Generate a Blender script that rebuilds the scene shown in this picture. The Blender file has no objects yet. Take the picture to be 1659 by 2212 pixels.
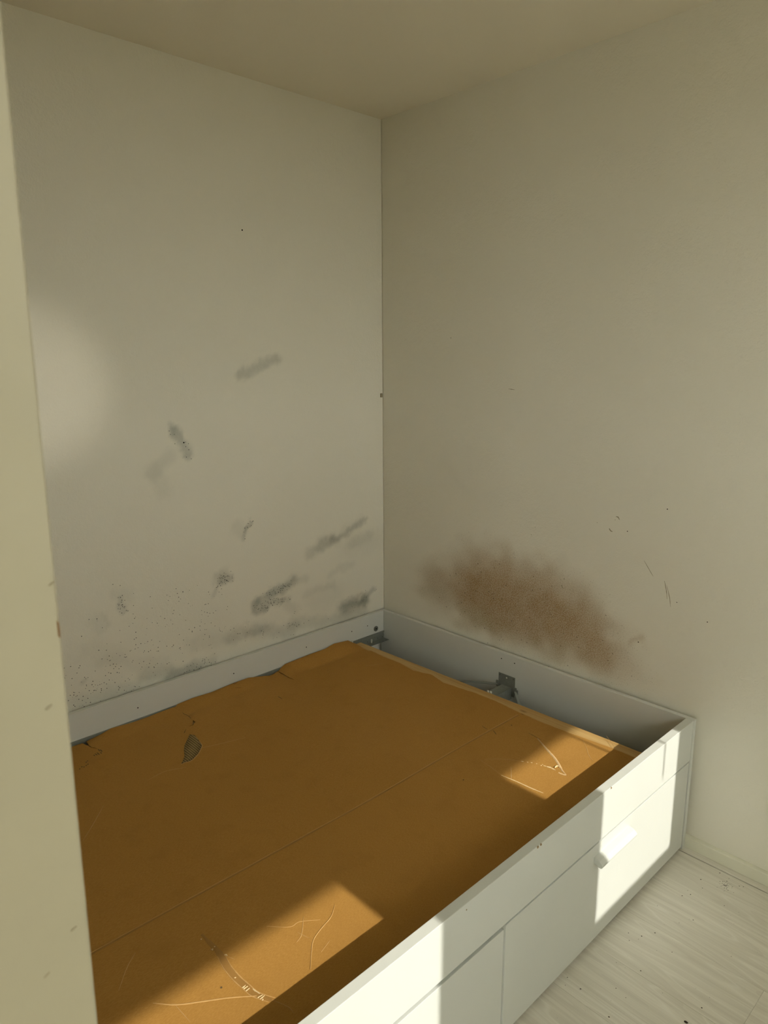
import bpy, bmesh, math, random
import numpy as np
from mathutils import Vector, Matrix
from mathutils.geometry import delaunay_2d_cdt

random.seed(7); np.random.seed(7)
SC = bpy.context.scene
COL = SC.collection

# ------------------------------------------------------------------ camera
# the corner of the room is the z axis; the left wall is y = 0, the right wall x = 0
CAM_LOC = Vector((-2.191805, -2.308582, 1.606314))
YAW, PITCH, ROLL, FPX = 0.760556, 0.210129, -0.005433, 1532.657
fw = Vector((math.sin(YAW)*math.cos(PITCH), math.cos(YAW)*math.cos(PITCH), -math.sin(PITCH)))
rt = Vector((math.cos(YAW), -math.sin(YAW), 0))
up = rt.cross(fw)
rt, up = math.cos(ROLL)*rt + math.sin(ROLL)*up, -math.sin(ROLL)*rt + math.cos(ROLL)*up
cd = bpy.data.cameras.new('camera'); cam = bpy.data.objects.new('camera', cd); COL.objects.link(cam)
cam.matrix_world = Matrix(((rt.x, up.x, -fw.x, CAM_LOC.x), (rt.y, up.y, -fw.y, CAM_LOC.y), (rt.z, up.z, -fw.z, CAM_LOC.z), (0, 0, 0, 1)))
cd.sensor_fit = 'VERTICAL'; cd.sensor_height = 36.0; cd.sensor_width = 27.0
cd.lens = 36.0*FPX/2212.0
cd.clip_start = 0.02
cd.dof.use_dof = True; cd.dof.focus_distance = 2.6; cd.dof.aperture_fstop = 18.0
SC.camera = cam

# ------------------------------------------------------------------ sky, sun, exposure
SKY_COLOR = (0.97, 0.985, 0.90); SKY_STRENGTH = 8.0
SUN_STRENGTH = 4.7; SUN_COLOR = (1.0, 0.965, 0.86)
SUN_SLOPE = 0.6875                     # the sun drops 0.6875 m for each metre it travels into the room
world = bpy.data.worlds.new('sky'); SC.world = world; world.use_nodes = True
bg = world.node_tree.nodes.get('Background') or world.node_tree.nodes.new('ShaderNodeBackground')
bg.inputs[0].default_value = SKY_COLOR + (1,); bg.inputs[1].default_value = SKY_STRENGTH
wo = world.node_tree.nodes.get('World Output') or world.node_tree.nodes.new('ShaderNodeOutputWorld')
world.node_tree.links.new(bg.outputs[0], wo.inputs[0])
sl = bpy.data.lights.new('sun', 'SUN'); sl.energy = SUN_STRENGTH; sl.color = SUN_COLOR; sl.angle = math.radians(0.53)
sun = bpy.data.objects.new('sun', sl); COL.objects.link(sun); sun.location = (0, -8, 6)
sun.rotation_euler = Vector((0, 1, -SUN_SLOPE)).to_track_quat('-Z', 'Y').to_euler()
SC.view_settings.view_transform = 'Standard'; SC.view_settings.look = 'None'
SC.view_settings.exposure = 0.0; SC.view_settings.gamma = 1.0; SC.view_settings.use_curve_mapping = False
SC.cycles.max_bounces = 8; SC.cycles.diffuse_bounces = 6; SC.cycles.transparent_max_bounces = 8
SC.cycles.caustics_reflective = False; SC.cycles.caustics_refractive = False

# ------------------------------------------------------------------ measured data (metres)
BACK_EDGE = [(-1.4757, 0.3593), (-1.4154, 0.3546), (-1.4122, 0.3618), (-1.3727, 0.3662), (-1.3373, 0.3754), (-1.2639, 0.3678), (-1.2072, 0.3672), (-1.1484, 0.3695), (-1.0942, 0.3681), (-1.0876, 0.3749), (-1.0251, 0.3774), (-0.9479, 0.3724), (-0.8532, 0.3786), (-0.783, 0.3781), (-0.7112, 0.3625), (-0.6361, 0.3583), (-0.6263, 0.3708), (-0.6043, 0.3809), (-0.4845, 0.3853), (-0.3934, 0.3861), (-0.3413, 0.3954), (-0.2613, 0.3875), (-0.2424, 0.3755), (-0.2179, 0.3551)]
RIGHT_EDGE = [(-0.2264, -0.0593), (-0.2316, -0.1055), (-0.2333, -0.1468), (-0.2235, -0.1542), (-0.2294, -0.2341), (-0.2254, -0.3316), (-0.2393, -0.4263), (-0.2154, -0.5047), (-0.236, -0.5905), (-0.2151, -0.7276), (-0.2112, -0.8261), (-0.2214, -0.9401), (-0.2204, -0.9555), (-0.2247, -1.0349), (-0.2214, -1.1005), (-0.2174, -1.1561), (-0.2127, -1.2026), (-0.2033, -1.2888), (-0.2016, -1.3638)]
TAPE = [(-0.3283, -1.0913), (-0.3482, -1.1251), (-0.3589, -1.1435), (-0.3726, -1.1679), (-0.3871, -1.1941), (-0.4022, -1.2154), (-0.4179, -1.2353), (-0.4337, -1.2542), (-0.4442, -1.2743)]
TAPE2 = [(-0.4442, -1.2743), (-0.449, -1.2663), (-0.4505, -1.2515)]
TAPE3 = [(-0.4469, -1.238), (-0.4454, -1.2258), (-0.4451, -1.2158), (-0.4489, -1.2069)]
FLAP = [(-0.4373, -1.2285), (-0.4249, -1.2285), (-0.4226, -1.2359), (-0.4258, -1.238)]
DASH = [[(-0.4808, -1.1338), (-0.4773, -1.1407)], [(-0.4719, -1.1496), (-0.4699, -1.1532)], [(-0.4654, -1.1594), (-0.4629, -1.1643)], [(-0.4586, -1.1748), (-0.4572, -1.1779)], [(-0.4581, -1.191), (-0.4542, -1.1924)], [(-0.4493, -1.1908), (-0.4478, -1.193)], [(-0.4516, -1.1973), (-0.4488, -1.2053)]]
CREASES = [[(-0.2273, -1.2012), (-0.2675, -1.2397), (-0.2934, -1.2612), (-0.3181, -1.2915)], [(-0.5296, -1.1302), (-0.5873, -1.1748)], [(-0.5877, -1.1375), (-0.5812, -1.1889), (-0.5785, -1.2353), (-0.5735, -1.2788)], [(-0.5672, -1.0408), (-0.577, -1.0928), (-0.5877, -1.1375)], [(-0.552, -1.0466), (-0.5112, -1.0862), (-0.4801, -1.1326)], [(-1.7193, -1.1411), (-1.6873, -1.1762), (-1.6473, -1.2044), (-1.6034, -1.2344), (-1.5615, -1.2686)], [(-1.2935, -1.1905), (-1.3228, -1.2118), (-1.3604, -1.2231), (-1.3933, -1.237), (-1.4191, -1.2631), (-1.4452, -1.2933)], [(-1.4454, -1.1333), (-1.4081, -1.1708), (-1.383, -1.1738), (-1.3459, -1.2016)], [(-1.3678, -1.1684), (-1.402, -1.206), (-1.4228, -1.216)], [(-1.4049, -1.1956), (-1.3962, -1.2267)], [(-1.3671, -1.2623), (-1.4008, -1.2736)], [(-1.6896, -1.1727), (-1.6863, -1.2288)], [(-1.5441, -1.2977), (-1.5308, -1.3317), (-1.5302, -1.3501)], [(-1.553, -1.1446), (-1.545, -1.1627)], [(-1.5258, -0.4359), (-1.582, -0.5005), (-1.6304, -0.5515)], [(-1.6905, -0.9997), (-1.7202, -1.024), (-1.7569, -1.0665)], [(-1.2589, -0.423), (-1.3178, -0.3986), (-1.3764, -0.4051)], [(-1.1749, -0.3523), (-1.0959, -0.3794), (-1.0264, -0.3996)], [(-0.0225, -0.5329), (-0.0783, -0.5043)], [(-0.3475, -0.2558), (-0.2832, -0.2894)], [(-0.1454, -1.2413), (-0.1981, -1.304)]]
SCRAPE = [(-1.5622, -1.0533), (-1.5619, -1.0819), (-1.5607, -1.1106), (-1.5616, -1.1323), (-1.5666, -1.1603), (-1.5682, -1.1822), (-1.5678, -1.2096), (-1.5647, -1.2369), (-1.5629, -1.2565), (-1.558, -1.2711), (-1.5506, -1.286), (-1.5442, -1.298)]
FRAY = [[(-1.5722, -1.2327), (-1.5641, -1.2325)], [(-1.572, -1.2369), (-1.5621, -1.2374)], [(-1.5708, -1.244), (-1.5618, -1.2437)], [(-1.5626, -1.2735), (-1.5519, -1.275)], [(-1.5614, -1.2794), (-1.55, -1.2788)], [(-1.5599, -1.2847), (-1.5562, -1.2835)], [(-1.5559, -1.1377), (-1.5527, -1.1386), (-1.5524, -1.1444)], [(-1.5715, -1.0644), (-1.5687, -1.066)], [(-1.5688, -1.104), (-1.5672, -1.1077), (-1.565, -1.1053)], [(-1.561, -1.1035), (-1.5582, -1.1039)], [(-1.5712, -1.2012), (-1.5681, -1.2032)], [(-1.5581, -1.2492), (-1.5539, -1.2692)]]
FOLD = [(-1.8326, -0.9315), (-1.7511, -0.9328), (-1.4152, -0.9384), (-1.1419, -0.943), (-0.956, -0.9457), (-0.5378, -0.9423), (-0.239, -0.9447)]
PEEL = [(-1.1527, -0.25), (-1.1437, -0.2656), (-1.1459, -0.2835), (-1.151, -0.3101), (-1.1571, -0.3403), (-1.1728, -0.3604), (-1.1918, -0.3791), (-1.2083, -0.3897), (-1.2221, -0.3978), (-1.2361, -0.4008), (-1.2473, -0.3969), (-1.2633, -0.3965), (-1.2483, -0.3818), (-1.2323, -0.3616), (-1.2164, -0.328), (-1.2008, -0.3029), (-1.1797, -0.2796)]
CRACKS = [[(-0.6443, -0.0441), (-0.6439, -0.0656), (-0.6449, -0.089), (-0.6474, -0.1142), (-0.6438, -0.1414), (-0.6435, -0.1552)], [(-0.8637, -0.0736), (-0.8509, -0.0797), (-0.8389, -0.0851)], [(-0.8413, -0.0185), (-0.8546, -0.0476), (-0.8487, -0.0534), (-0.8324, -0.037)], [(-1.1081, -0.0318), (-1.0954, -0.041), (-1.0974, -0.067), (-1.0954, -0.0829), (-1.0973, -0.1038), (-1.0935, -0.1226), (-1.0934, -0.1436), (-1.0972, -0.1547)], [(-1.1278, -0.1983), (-1.1221, -0.1982), (-1.1164, -0.1981), (-1.1117, -0.1998)], [(-1.1456, -0.2104), (-1.1563, -0.2221), (-1.1625, -0.2297)], [(-0.393, -0.9059), (-0.398, -0.9245), (-0.3979, -0.9352)], [(-0.3895, -0.9517), (-0.4051, -0.978)], [(-0.7738, -0.2288), (-0.7745, -0.2595)], [(-0.2235, -0.9484), (-0.2245, -0.9612)], [(-0.3187, -1.0466), (-0.3222, -1.0739), (-0.3273, -1.104)]]
HOLE = [(-1.0954, -0.1681), (-1.095, -0.186), (-1.1024, -0.1932), (-1.1145, -0.1986), (-1.1154, -0.1962), (-1.1031, -0.181)]
TEAR = [(-1.4745, -0.0467), (-1.4504, -0.0467), (-1.4379, -0.0486), (-1.4359, -0.0549), (-1.4305, -0.0778), (-1.4271, -0.0999), (-1.4216, -0.1082), (-1.4153, -0.1214), (-1.4195, -0.103), (-1.4254, -0.0958), (-1.4265, -0.0788), (-1.4237, -0.0476)]
RIBS = [[(-1.415, -0.1246), (-1.416, -0.1407)], [(-1.4111, -0.1313), (-1.4122, -0.1501)], [(-1.4264, -0.1419), (-1.4254, -0.161)], [(-1.4335, -0.1434), (-1.4317, -0.1591)], [(-1.4399, -0.1484), (-1.4388, -0.1578)], [(-1.4177, -0.1475), (-1.4175, -0.159)]]
PITS = [(-1.4679, -0.1704), (-1.474, -0.1752), (-1.4747, -0.1905), (-1.4815, -0.1945), (-1.4894, -0.1973), (-1.494, -0.1916), (-1.5036, -0.1992), (-1.6026, -1.2026), (-0.6892, -1.0718), (-0.3163, -0.9753)]
GAP2 = [(-0.7115, -0.0399), (-0.6883, -0.0585), (-0.6704, -0.0551), (-0.6466, -0.0454), (-0.6352, -0.0387)]
CHIPS = [(-0.9009, 0.4696), (-0.8881, 0.4667), (-1.2029, 0.5098), (-0.5556, 0.4711), (-1.0708, 0.2196)]
SPECKS = [(-0.13, -1.5831), (-0.1644, -1.6022), (-0.1286, -1.6325), (-0.0734, -1.6785), (-0.0673, -1.688), (-0.1143, -1.6765), (-0.2178, -1.5883), (-0.2416, -1.5723), (-0.2073, -1.5752), (-0.0584, -1.6131), (-0.2404, -1.5729), (-0.3349, -1.5391), (-0.3132, -1.6376), (-0.5173, -1.5447), (-0.4942, -1.5608), (-0.4395, -1.5825), (-0.4699, -1.6467), (-0.6126, -1.5575), (-0.5906, -1.6158), (-0.7501, -1.4909), (-0.7749, -1.5004), (-0.756, -1.5337), (-0.688, -1.5972), (-0.6954, -1.6287), (-0.7764, -1.6265), (-0.1904, -1.6785), (-0.3531, -1.6139), (-0.4773, -1.5616), (-0.4939, -1.53), (-0.3668, -1.7658), (-0.5845, -1.7761)]
SMUDGE = [(-0.1013, -1.6486)]
LEFT_STROKES = [([(-0.731, 1.5545), (-0.6579, 1.5834), (-0.5654, 1.6166)], 0.0253, 0.34, 0), ([(-1.0034, 1.3689), (-0.9819, 1.329), (-0.9638, 1.2854)], 0.0226, 0.42, 0.12), ([(-1.0191, 1.389), (-1.0039, 1.3626)], 0.0161, 0.2, 0), ([(-1.0983, 1.2318), (-1.027, 1.2817)], 0.0354, 0.14, 0), ([(-1.0855, 1.224), (-1.0631, 1.1635)], 0.0388, 0.1, 0), ([(-0.7126, 0.9961), (-0.7354, 0.9734)], 0.0129, 0.35, 0.8), ([(-0.7356, 0.9697), (-0.7523, 0.9385)], 0.011, 0.25, 0.2), ([(-0.769, 0.9828), (-0.753, 0.9651)], 0.0363, 0.12, 0), ([(-0.8501, 0.7873), (-0.8182, 0.7875)], 0.0219, 0.38, 0.9), ([(-0.8688, 0.8022), (-0.8449, 0.8078)], 0.029, 0.22, 0), ([(-0.8787, 0.7685), (-0.8924, 0.7356)], 0.0091, 0.2, 0.3), ([(-1.2488, 0.8113), (-1.2423, 0.7843), (-1.2336, 0.7601)], 0.0131, 0.25, 0.95), ([(-1.2646, 0.8331), (-1.2167, 0.8109)], 0.0294, 0.1, 0.1), ([(-1.3081, 0.772), (-1.2943, 0.7323)], 0.013, 0.13, 0.1), ([(-1.337, 0.7545), (-1.3229, 0.7219)], 0.0324, 0.1, 0.1), ([(-0.7013, 0.6597), (-0.6388, 0.6806), (-0.5821, 0.6917), (-0.5188, 0.7142)], 0.027, 0.42, 0.1), ([(-0.6388, 0.6806), (-0.5339, 0.6991)], 0.0176, 0.25, 0.85), ([(-0.6685, 0.6355), (-0.6266, 0.6433), (-0.5844, 0.6391)], 0.0253, 0.36, 0.95), ([(-0.7033, 0.6641), (-0.7051, 0.6286)], 0.0231, 0.35, 0), ([(-0.6921, 0.6173), (-0.6644, 0.6263)], 0.0233, 0.25, 0.1), ([(-0.5188, 0.7142), (-0.4548, 0.7083)], 0.02, 0.16, 0), ([(-0.5652, 0.6426), (-0.5456, 0.6502)], 0.0199, 0.25, 0.1), ([(-0.5521, 0.6104), (-0.5186, 0.5937)], 0.0321, 0.15, 0.2), ([(-0.4261, 0.8105), (-0.364, 0.8362), (-0.306, 0.8508)], 0.0302, 0.28, 0), ([(-0.369, 0.8413), (-0.2847, 0.8512)], 0.0365, 0.2, 0), ([(-0.306, 0.8508), (-0.2303, 0.863), (-0.18, 0.8888), (-0.1117, 0.9081)], 0.0185, 0.32, 0), ([(-0.2301, 0.8715), (-0.146, 0.9049)], 0.0333, 0.14, 0), ([(-0.1926, 0.8131), (-0.0896, 0.8341)], 0.0339, 0.16, 0), ([(-0.2039, 0.8065), (-0.0607, 0.8068)], 0.0634, 0.08, 0), ([(-0.3155, 0.6949), (-0.2719, 0.7158), (-0.1946, 0.7129)], 0.0251, 0.12, 0), ([(-0.447, 0.6435), (-0.3801, 0.6492), (-0.3062, 0.6409)], 0.0246, 0.13, 0), ([(-0.3972, 0.6018), (-0.3016, 0.6093)], 0.0624, 0.08, 0), ([(-0.2376, 0.5275), (-0.1752, 0.5345), (-0.1173, 0.5294)], 0.0348, 0.5, 0.15), ([(-0.1231, 0.5354), (-0.0753, 0.5698)], 0.0222, 0.36, 0.1), ([(-0.2489, 0.5214), (-0.1525, 0.5152)], 0.0478, 0.3, 0), ([(-0.1639, 0.5226), (-0.1113, 0.5325)], 0.0221, 0.3, 0), ([(-0.526, 0.5326), (-0.4517, 0.5084), (-0.2942, 0.4751), (-0.1241, 0.4668)], 0.0367, 0.22, 0.1), ([(-0.5505, 0.5307), (-0.5018, 0.5176)], 0.0162, 0.2, 0.5), ([(-0.8232, 0.553), (-0.7536, 0.5534), (-0.6459, 0.5277), (-0.5327, 0.4879)], 0.038, 0.26, 0.25), ([(-0.7538, 0.5495), (-0.6593, 0.5396)], 0.0193, 0.25, 0.1), ([(-1.1822, 0.5076), (-1.1058, 0.4946), (-1.043, 0.4744), (-0.9847, 0.4761)], 0.0315, 0.28, 0.3), ([(-1.0873, 0.4767), (-1.0432, 0.4705)], 0.0216, 0.3, 0.1), ([(-0.9783, 0.5713), (-0.8938, 0.5551), (-0.8275, 0.5486)], 0.0438, 0.12, 0.15), ([(-1.0017, 0.4733), (-0.9205, 0.4765)], 0.0294, 0.24, 0.5), ([(-1.4328, 0.4804), (-1.331, 0.4739), (-1.2228, 0.4708)], 0.0361, 0.18, 0.6), ([(-1.3189, 0.6113), (-1.2154, 0.5605), (-1.1026, 0.537)], 0.0299, 0.1, 0.2), ([(-1.44, 0.5772), (-1.3754, 0.5559), (-1.3066, 0.5518)], 0.0646, 0.03, 0.45), ([(-1.4419, 0.5237), (-1.3637, 0.4966), (-1.2928, 0.506)], 0.0553, 0.05, 0.7), ([(-1.3664, 0.6549), (-1.2834, 0.6153)], 0.0489, 0.09, 0.15), ([(-1.2109, 0.6161), (-1.0998, 0.5753), (-1.0217, 0.544)], 0.0683, 0.02, 0.4), ([(-1.1671, 0.6981), (-1.0084, 0.7338), (-0.9268, 0.7136)], 0.0854, 0.03, 0.32), ([(-1.3962, 0.55), (-1.3944, 0.5512)], 0.0098, 0.2, 0.5), ([(-1.0356, 0.6353), (-0.8903, 0.6114)], 0.0891, 0.03, 0.25)]
RIGHT_STROKES = [([(-0.5679, 0.7227), (-0.7217, 0.7135), (-0.8649, 0.6988), (-0.9722, 0.6902)], 0.1217, 0.85), ([(-0.5213, 0.6523), (-0.6795, 0.6392), (-0.8265, 0.627)], 0.0802, 0.55), ([(-0.3504, 0.6596), (-0.5214, 0.6457), (-0.6426, 0.5971)], 0.0938, 0.5), ([(-0.2873, 0.6592), (-0.3499, 0.6941)], 0.0719, 0.25), ([(-0.6132, 0.7845), (-0.783, 0.8084), (-0.8737, 0.798)], 0.0655, 0.3), ([(-0.6823, 0.5621), (-0.8293, 0.565), (-0.998, 0.5774), (-1.0923, 0.5819)], 0.0664, 0.55), ([(-0.9603, 0.6691), (-1.0569, 0.654), (-1.1081, 0.6218)], 0.0716, 0.48), ([(-0.5069, 0.568), (-0.636, 0.5624)], 0.057, 0.5), ([(-1.1229, 0.5796), (-1.1883, 0.5768)], 0.059, 0.3), ([(-1.261, 0.6724), (-1.2517, 0.6473)], 0.0165, 0.3), ([(-1.17, 0.6743), (-1.2071, 0.6396)], 0.0574, 0.14), ([(-1.1274, 0.5104), (-1.2711, 0.5352)], 0.0525, 0.14)]
RIGHT_MARKS = [([(-1.2582, 0.9518), (-1.2757, 0.9282), (-1.2932, 0.9048)], 0.0012), ([(-1.3321, 0.898), (-1.3405, 0.8691), (-1.3459, 0.8394)], 0.0014), ([(-1.3408, 0.8846), (-1.3527, 0.8488), (-1.3592, 0.8156)], 0.0012), ([(-1.1474, 1.0845), (-1.1558, 1.0834), (-1.1613, 1.0749)], 0.0022), ([(-1.1252, 1.0398), (-1.1316, 1.0321), (-1.1385, 1.0309)], 0.0025), ([(-0.6826, 1.5008), (-0.7122, 1.4982)], 0.0014), ([(-0.9481, 0.7968), (-0.9586, 0.7833)], 0.002)]
DOTS_R = [(-0.3955, 1.6931), (-1.1456, 1.0727), (-1.2591, 0.6639), (-1.3229, 1.1362), (-1.1924, 1.0409), (-1.079, 1.0521), (-0.8095, 0.9622), (-0.8262, 0.9938), (-1.3785, 0.8359), (-1.4795, 0.7961)]
DOTS_L = [(-0.6916, 2.0682), (-0.9732, 1.3261)]
PLUG = [-0.0097, 0.0, 1.4564]
SCREWS = [(-0.1356, 0.4206), (-0.2311, 0.4201), (-0.4861, 0.4199), (-0.8421, 0.4149), (-1.2331, 0.4114)]
BOLT = [(-0.0838, 0.3929)]
PANEL_HOLES = [(-0.7148, 0.4436), (-0.7789, 0.4433)]
CHIP_P = [(-2.1006, 1.5042), (-2.0998, 1.503), (-2.0997, 1.4964), (-2.1005, 1.4972)]
PMARKS = [(-2.1046, 1.3937), (-2.1073, 1.3624), (-2.101, 1.5198), (-2.1073, 1.4683), (-2.1202, 1.3473)]


# ------------------------------------------------------------------ helpers
WORLD = {}
def base_of(o): return WORLD.get(o.name, Vector((0, 0, 0)))
def link(name, me, mat=None, parent=None, centre=None):
    o = bpy.data.objects.new(name, me); COL.objects.link(o)
    c = centre if centre is not None else Vector((0, 0, 0))
    if mat is not None and not me.materials: me.materials.append(mat)
    if parent is not None:
        o.parent = parent; o.location = c - base_of(parent)
    else: o.location = c
    WORLD[o.name] = Vector(c)
    return o
def mesh_obj(name, verts, faces, mat, parent=None, smooth=False):
    v = np.array(verts, float); c = (v.min(0) + v.max(0))/2
    me = bpy.data.meshes.new(name); me.from_pydata((v - c).tolist(), [], faces); me.update()
    if smooth: me.polygons.foreach_set('use_smooth', [True]*len(me.polygons))
    return link(name, me, mat, parent, Vector(c))
def empty(name, loc, label, cat, group=None):
    o = bpy.data.objects.new(name, None); COL.objects.link(o); o.location = loc; o.empty_display_size = .1
    WORLD[o.name] = Vector(loc); tag(o, label, cat, group); return o
def tag(o, label=None, cat=None, group=None, kind=None):
    for k, v in (('label', label), ('category', cat), ('group', group), ('kind', kind)):
        if v: o[k] = v
    return o
def add_box(bm, x0, x1, y0, y1, z0, z1):
    vs = [bm.verts.new((x, y, z)) for x in (x0, x1) for y in (y0, y1) for z in (z0, z1)]
    for f in ((0,1,3,2),(4,6,7,5),(0,4,5,1),(2,3,7,6),(0,2,6,4),(1,5,7,3)): bm.faces.new([vs[i] for i in f])
    return vs
def bm_obj(name, bm, mat, parent=None, bevel=0, seg=2, smooth=False):
    bmesh.ops.recalc_face_normals(bm, faces=bm.faces)
    if bevel: bmesh.ops.bevel(bm, geom=list(bm.edges), offset=bevel, segments=seg, profile=.5, affect='EDGES', clamp_overlap=True)
    co = np.array([v.co[:] for v in bm.verts]); c = Vector((co.min(0) + co.max(0))/2)
    bmesh.ops.translate(bm, verts=bm.verts, vec=-c)
    me = bpy.data.meshes.new(name); bm.to_mesh(me); bm.free()
    if smooth: me.polygons.foreach_set('use_smooth', [True]*len(me.polygons))
    return link(name, me, mat, parent, c)
def box(name, x0, x1, y0, y1, z0, z1, mat, parent=None, bevel=.001):
    bm = bmesh.new(); add_box(bm, min(x0,x1), max(x0,x1), min(y0,y1), max(y0,y1), min(z0,z1), max(z0,z1))
    return bm_obj(name, bm, mat, parent, bevel)
def boxes(name, lst, mat, parent=None, bevel=.001):
    bm = bmesh.new()
    for b in lst: add_box(bm, *b)
    return bm_obj(name, bm, mat, parent, bevel)
def disc(name, c, axis, r, h, mat, parent, n=16, bevel=0):
    bm = bmesh.new(); bmesh.ops.create_cone(bm, cap_ends=True, segments=n, radius1=r, radius2=r, depth=h)
    if axis == 'x': bmesh.ops.rotate(bm, verts=bm.verts, matrix=Matrix.Rotation(math.pi/2, 3, 'Y'))
    if axis == 'y': bmesh.ops.rotate(bm, verts=bm.verts, matrix=Matrix.Rotation(math.pi/2, 3, 'X'))
    bmesh.ops.translate(bm, verts=bm.verts, vec=c)
    return bm_obj(name, bm, mat, parent, bevel, 2, True if bevel else False)
def catmull(pts, n=6):
    P = [np.array(p, float) for p in pts]
    if len(P) < 3: return [P[0] + (P[-1]-P[0])*t for t in np.linspace(0, 1, n+1)]
    P = [2*P[0]-P[1]] + P + [2*P[-1]-P[-2]]; out = []
    for i in range(1, len(P)-2):
        for t in np.linspace(0, 1, n, endpoint=False):
            a, b, c, d = P[i-1:i+3]
            out.append(.5*((2*b) + (-a+c)*t + (2*a-5*b+4*c-d)*t*t + (-a+3*b-3*c+d)*t**3))
    out.append(P[-2]); return out
def ribbon(name, pts, width, height, mat, parent, to3d, taper=True, jitter=.25, n=6, lift=.0003):
    """a low ridge along a line on a surface; to3d(u, v, h) gives the point h above the surface"""
    pl = catmull(pts, n); V = []; F = []
    for i, p in enumerate(pl):
        a = pl[max(i-1, 0)]; b = pl[min(i+1, len(pl)-1)]; t = b - a; L = np.linalg.norm(t) or 1; nrm = np.array([-t[1], t[0]])/L
        k = i/(len(pl)-1); w = width*(1-jitter+2*jitter*random.random())
        if taper: w *= .25 + .75*math.sin(math.pi*min(max(k, .02), .98))**.6
        for s, h in ((-.5, 0), (-.12, height), (.12, height), (.5, 0)):
            q = p + nrm*w*s; V.append(to3d(q[0], q[1], lift + h))
    for i in range(len(pl)-1):
        for j in range(3):
            k = i*4+j; F.append((k, k+1, k+5, k+4))
    return mesh_obj(name, V, F, mat, parent, True)

# ------------------------------------------------------------------ node helpers and materials
class NT:
    def __init__(s, name):
        s.m = bpy.data.materials.new(name); s.m.use_nodes = True; s.t = s.m.node_tree; s.t.nodes.clear()
        s.out = s.n('ShaderNodeOutputMaterial'); s.b = s.n('ShaderNodeBsdfPrincipled'); s.l(s.b.outputs[0], s.out.inputs[0])
    def n(s, typ, **kw):
        nd = s.t.nodes.new(typ)
        for k, v in kw.items(): setattr(nd, k, v)
        return nd
    def l(s, a, b): s.t.links.new(a, b)
    def set(s, sock, v):
        if hasattr(v, 'is_output'): s.l(v, sock)
        elif isinstance(v, tuple) and len(v) == 3 and len(sock.default_value) == 4: sock.default_value = v + (1,)
        else: sock.default_value = v
    def math(s, op, a, b=0., c=None, clamp=False):
        nd = s.n('ShaderNodeMath', operation=op, use_clamp=clamp); s.set(nd.inputs[0], a); s.set(nd.inputs[1], b)
        if c is not None: s.set(nd.inputs[2], c)
        return nd.outputs[0]
    def mix(s, f, a, b, blend='MIX'):
        nd = s.n('ShaderNodeMix', data_type='RGBA', blend_type=blend); s.set(nd.inputs[0], f); s.set(nd.inputs[6], a); s.set(nd.inputs[7], b)
        return nd.outputs[2]
    def coord(s, which='Object', scale=(1,1,1), loc=None):
        c = s.n('ShaderNodeTexCoord'); mp = s.n('ShaderNodeMapping'); s.l(c.outputs[which], mp.inputs[0]); mp.inputs[3].default_value = scale
        if loc is not None: s.set(mp.inputs[1], loc)
        return mp.outputs[0]
    def pos(s, scale=(1,1,1)):
        g = s.n('ShaderNodeNewGeometry'); mp = s.n('ShaderNodeMapping'); s.l(g.outputs['Position'], mp.inputs[0]); mp.inputs[3].default_value = scale
        return mp.outputs[0]
    def noise(s, v, scale, detail=2., rough=.5, dist=0., out=0):
        nd = s.n('ShaderNodeTexNoise'); s.l(v, nd.inputs['Vector']); nd.inputs['Scale'].default_value = scale
        nd.inputs['Detail'].default_value = detail; nd.inputs['Roughness'].default_value = rough; nd.inputs['Distortion'].default_value = dist
        return nd.outputs[out]
    def ramp(s, f, a, b, va=0., vb=1.):
        nd = s.n('ShaderNodeMapRange', interpolation_type='SMOOTHSTEP'); s.set(nd.inputs[0], f)
        for i, x in enumerate((a, b, va, vb)): nd.inputs[i+1].default_value = x
        return nd.outputs[0]
    def attr(s, name):
        nd = s.n('ShaderNodeAttribute'); nd.attribute_name = name; return nd.outputs['Fac']
    def dots(s, v, scale, dens, size=.32):
        nd = s.n('ShaderNodeTexVoronoi'); s.l(v, nd.inputs['Vector']); nd.inputs['Scale'].default_value = scale
        sp = s.n('ShaderNodeSeparateColor'); s.l(nd.outputs['Color'], sp.inputs[0])
        return s.math('MULTIPLY', s.math('LESS_THAN', nd.outputs['Distance'], s.math('MULTIPLY', sp.outputs[1], size*1.5)), s.math('LESS_THAN', sp.outputs[0], dens))
    def bump(s, h, strength, dist):
        nd = s.n('ShaderNodeBump'); s.l(h, nd.inputs['Height']); nd.inputs['Strength'].default_value = strength; nd.inputs['Distance'].default_value = dist
        s.l(nd.outputs[0], s.b.inputs['Normal']); return nd
    def fin(s, color, rough=.5, spec=.5, metal=0.):
        s.set(s.b.inputs['Base Color'], color); s.set(s.b.inputs['Roughness'], rough); s.set(s.b.inputs['Specular IOR Level'], spec); s.set(s.b.inputs['Metallic'], metal)
        return s.m

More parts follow.
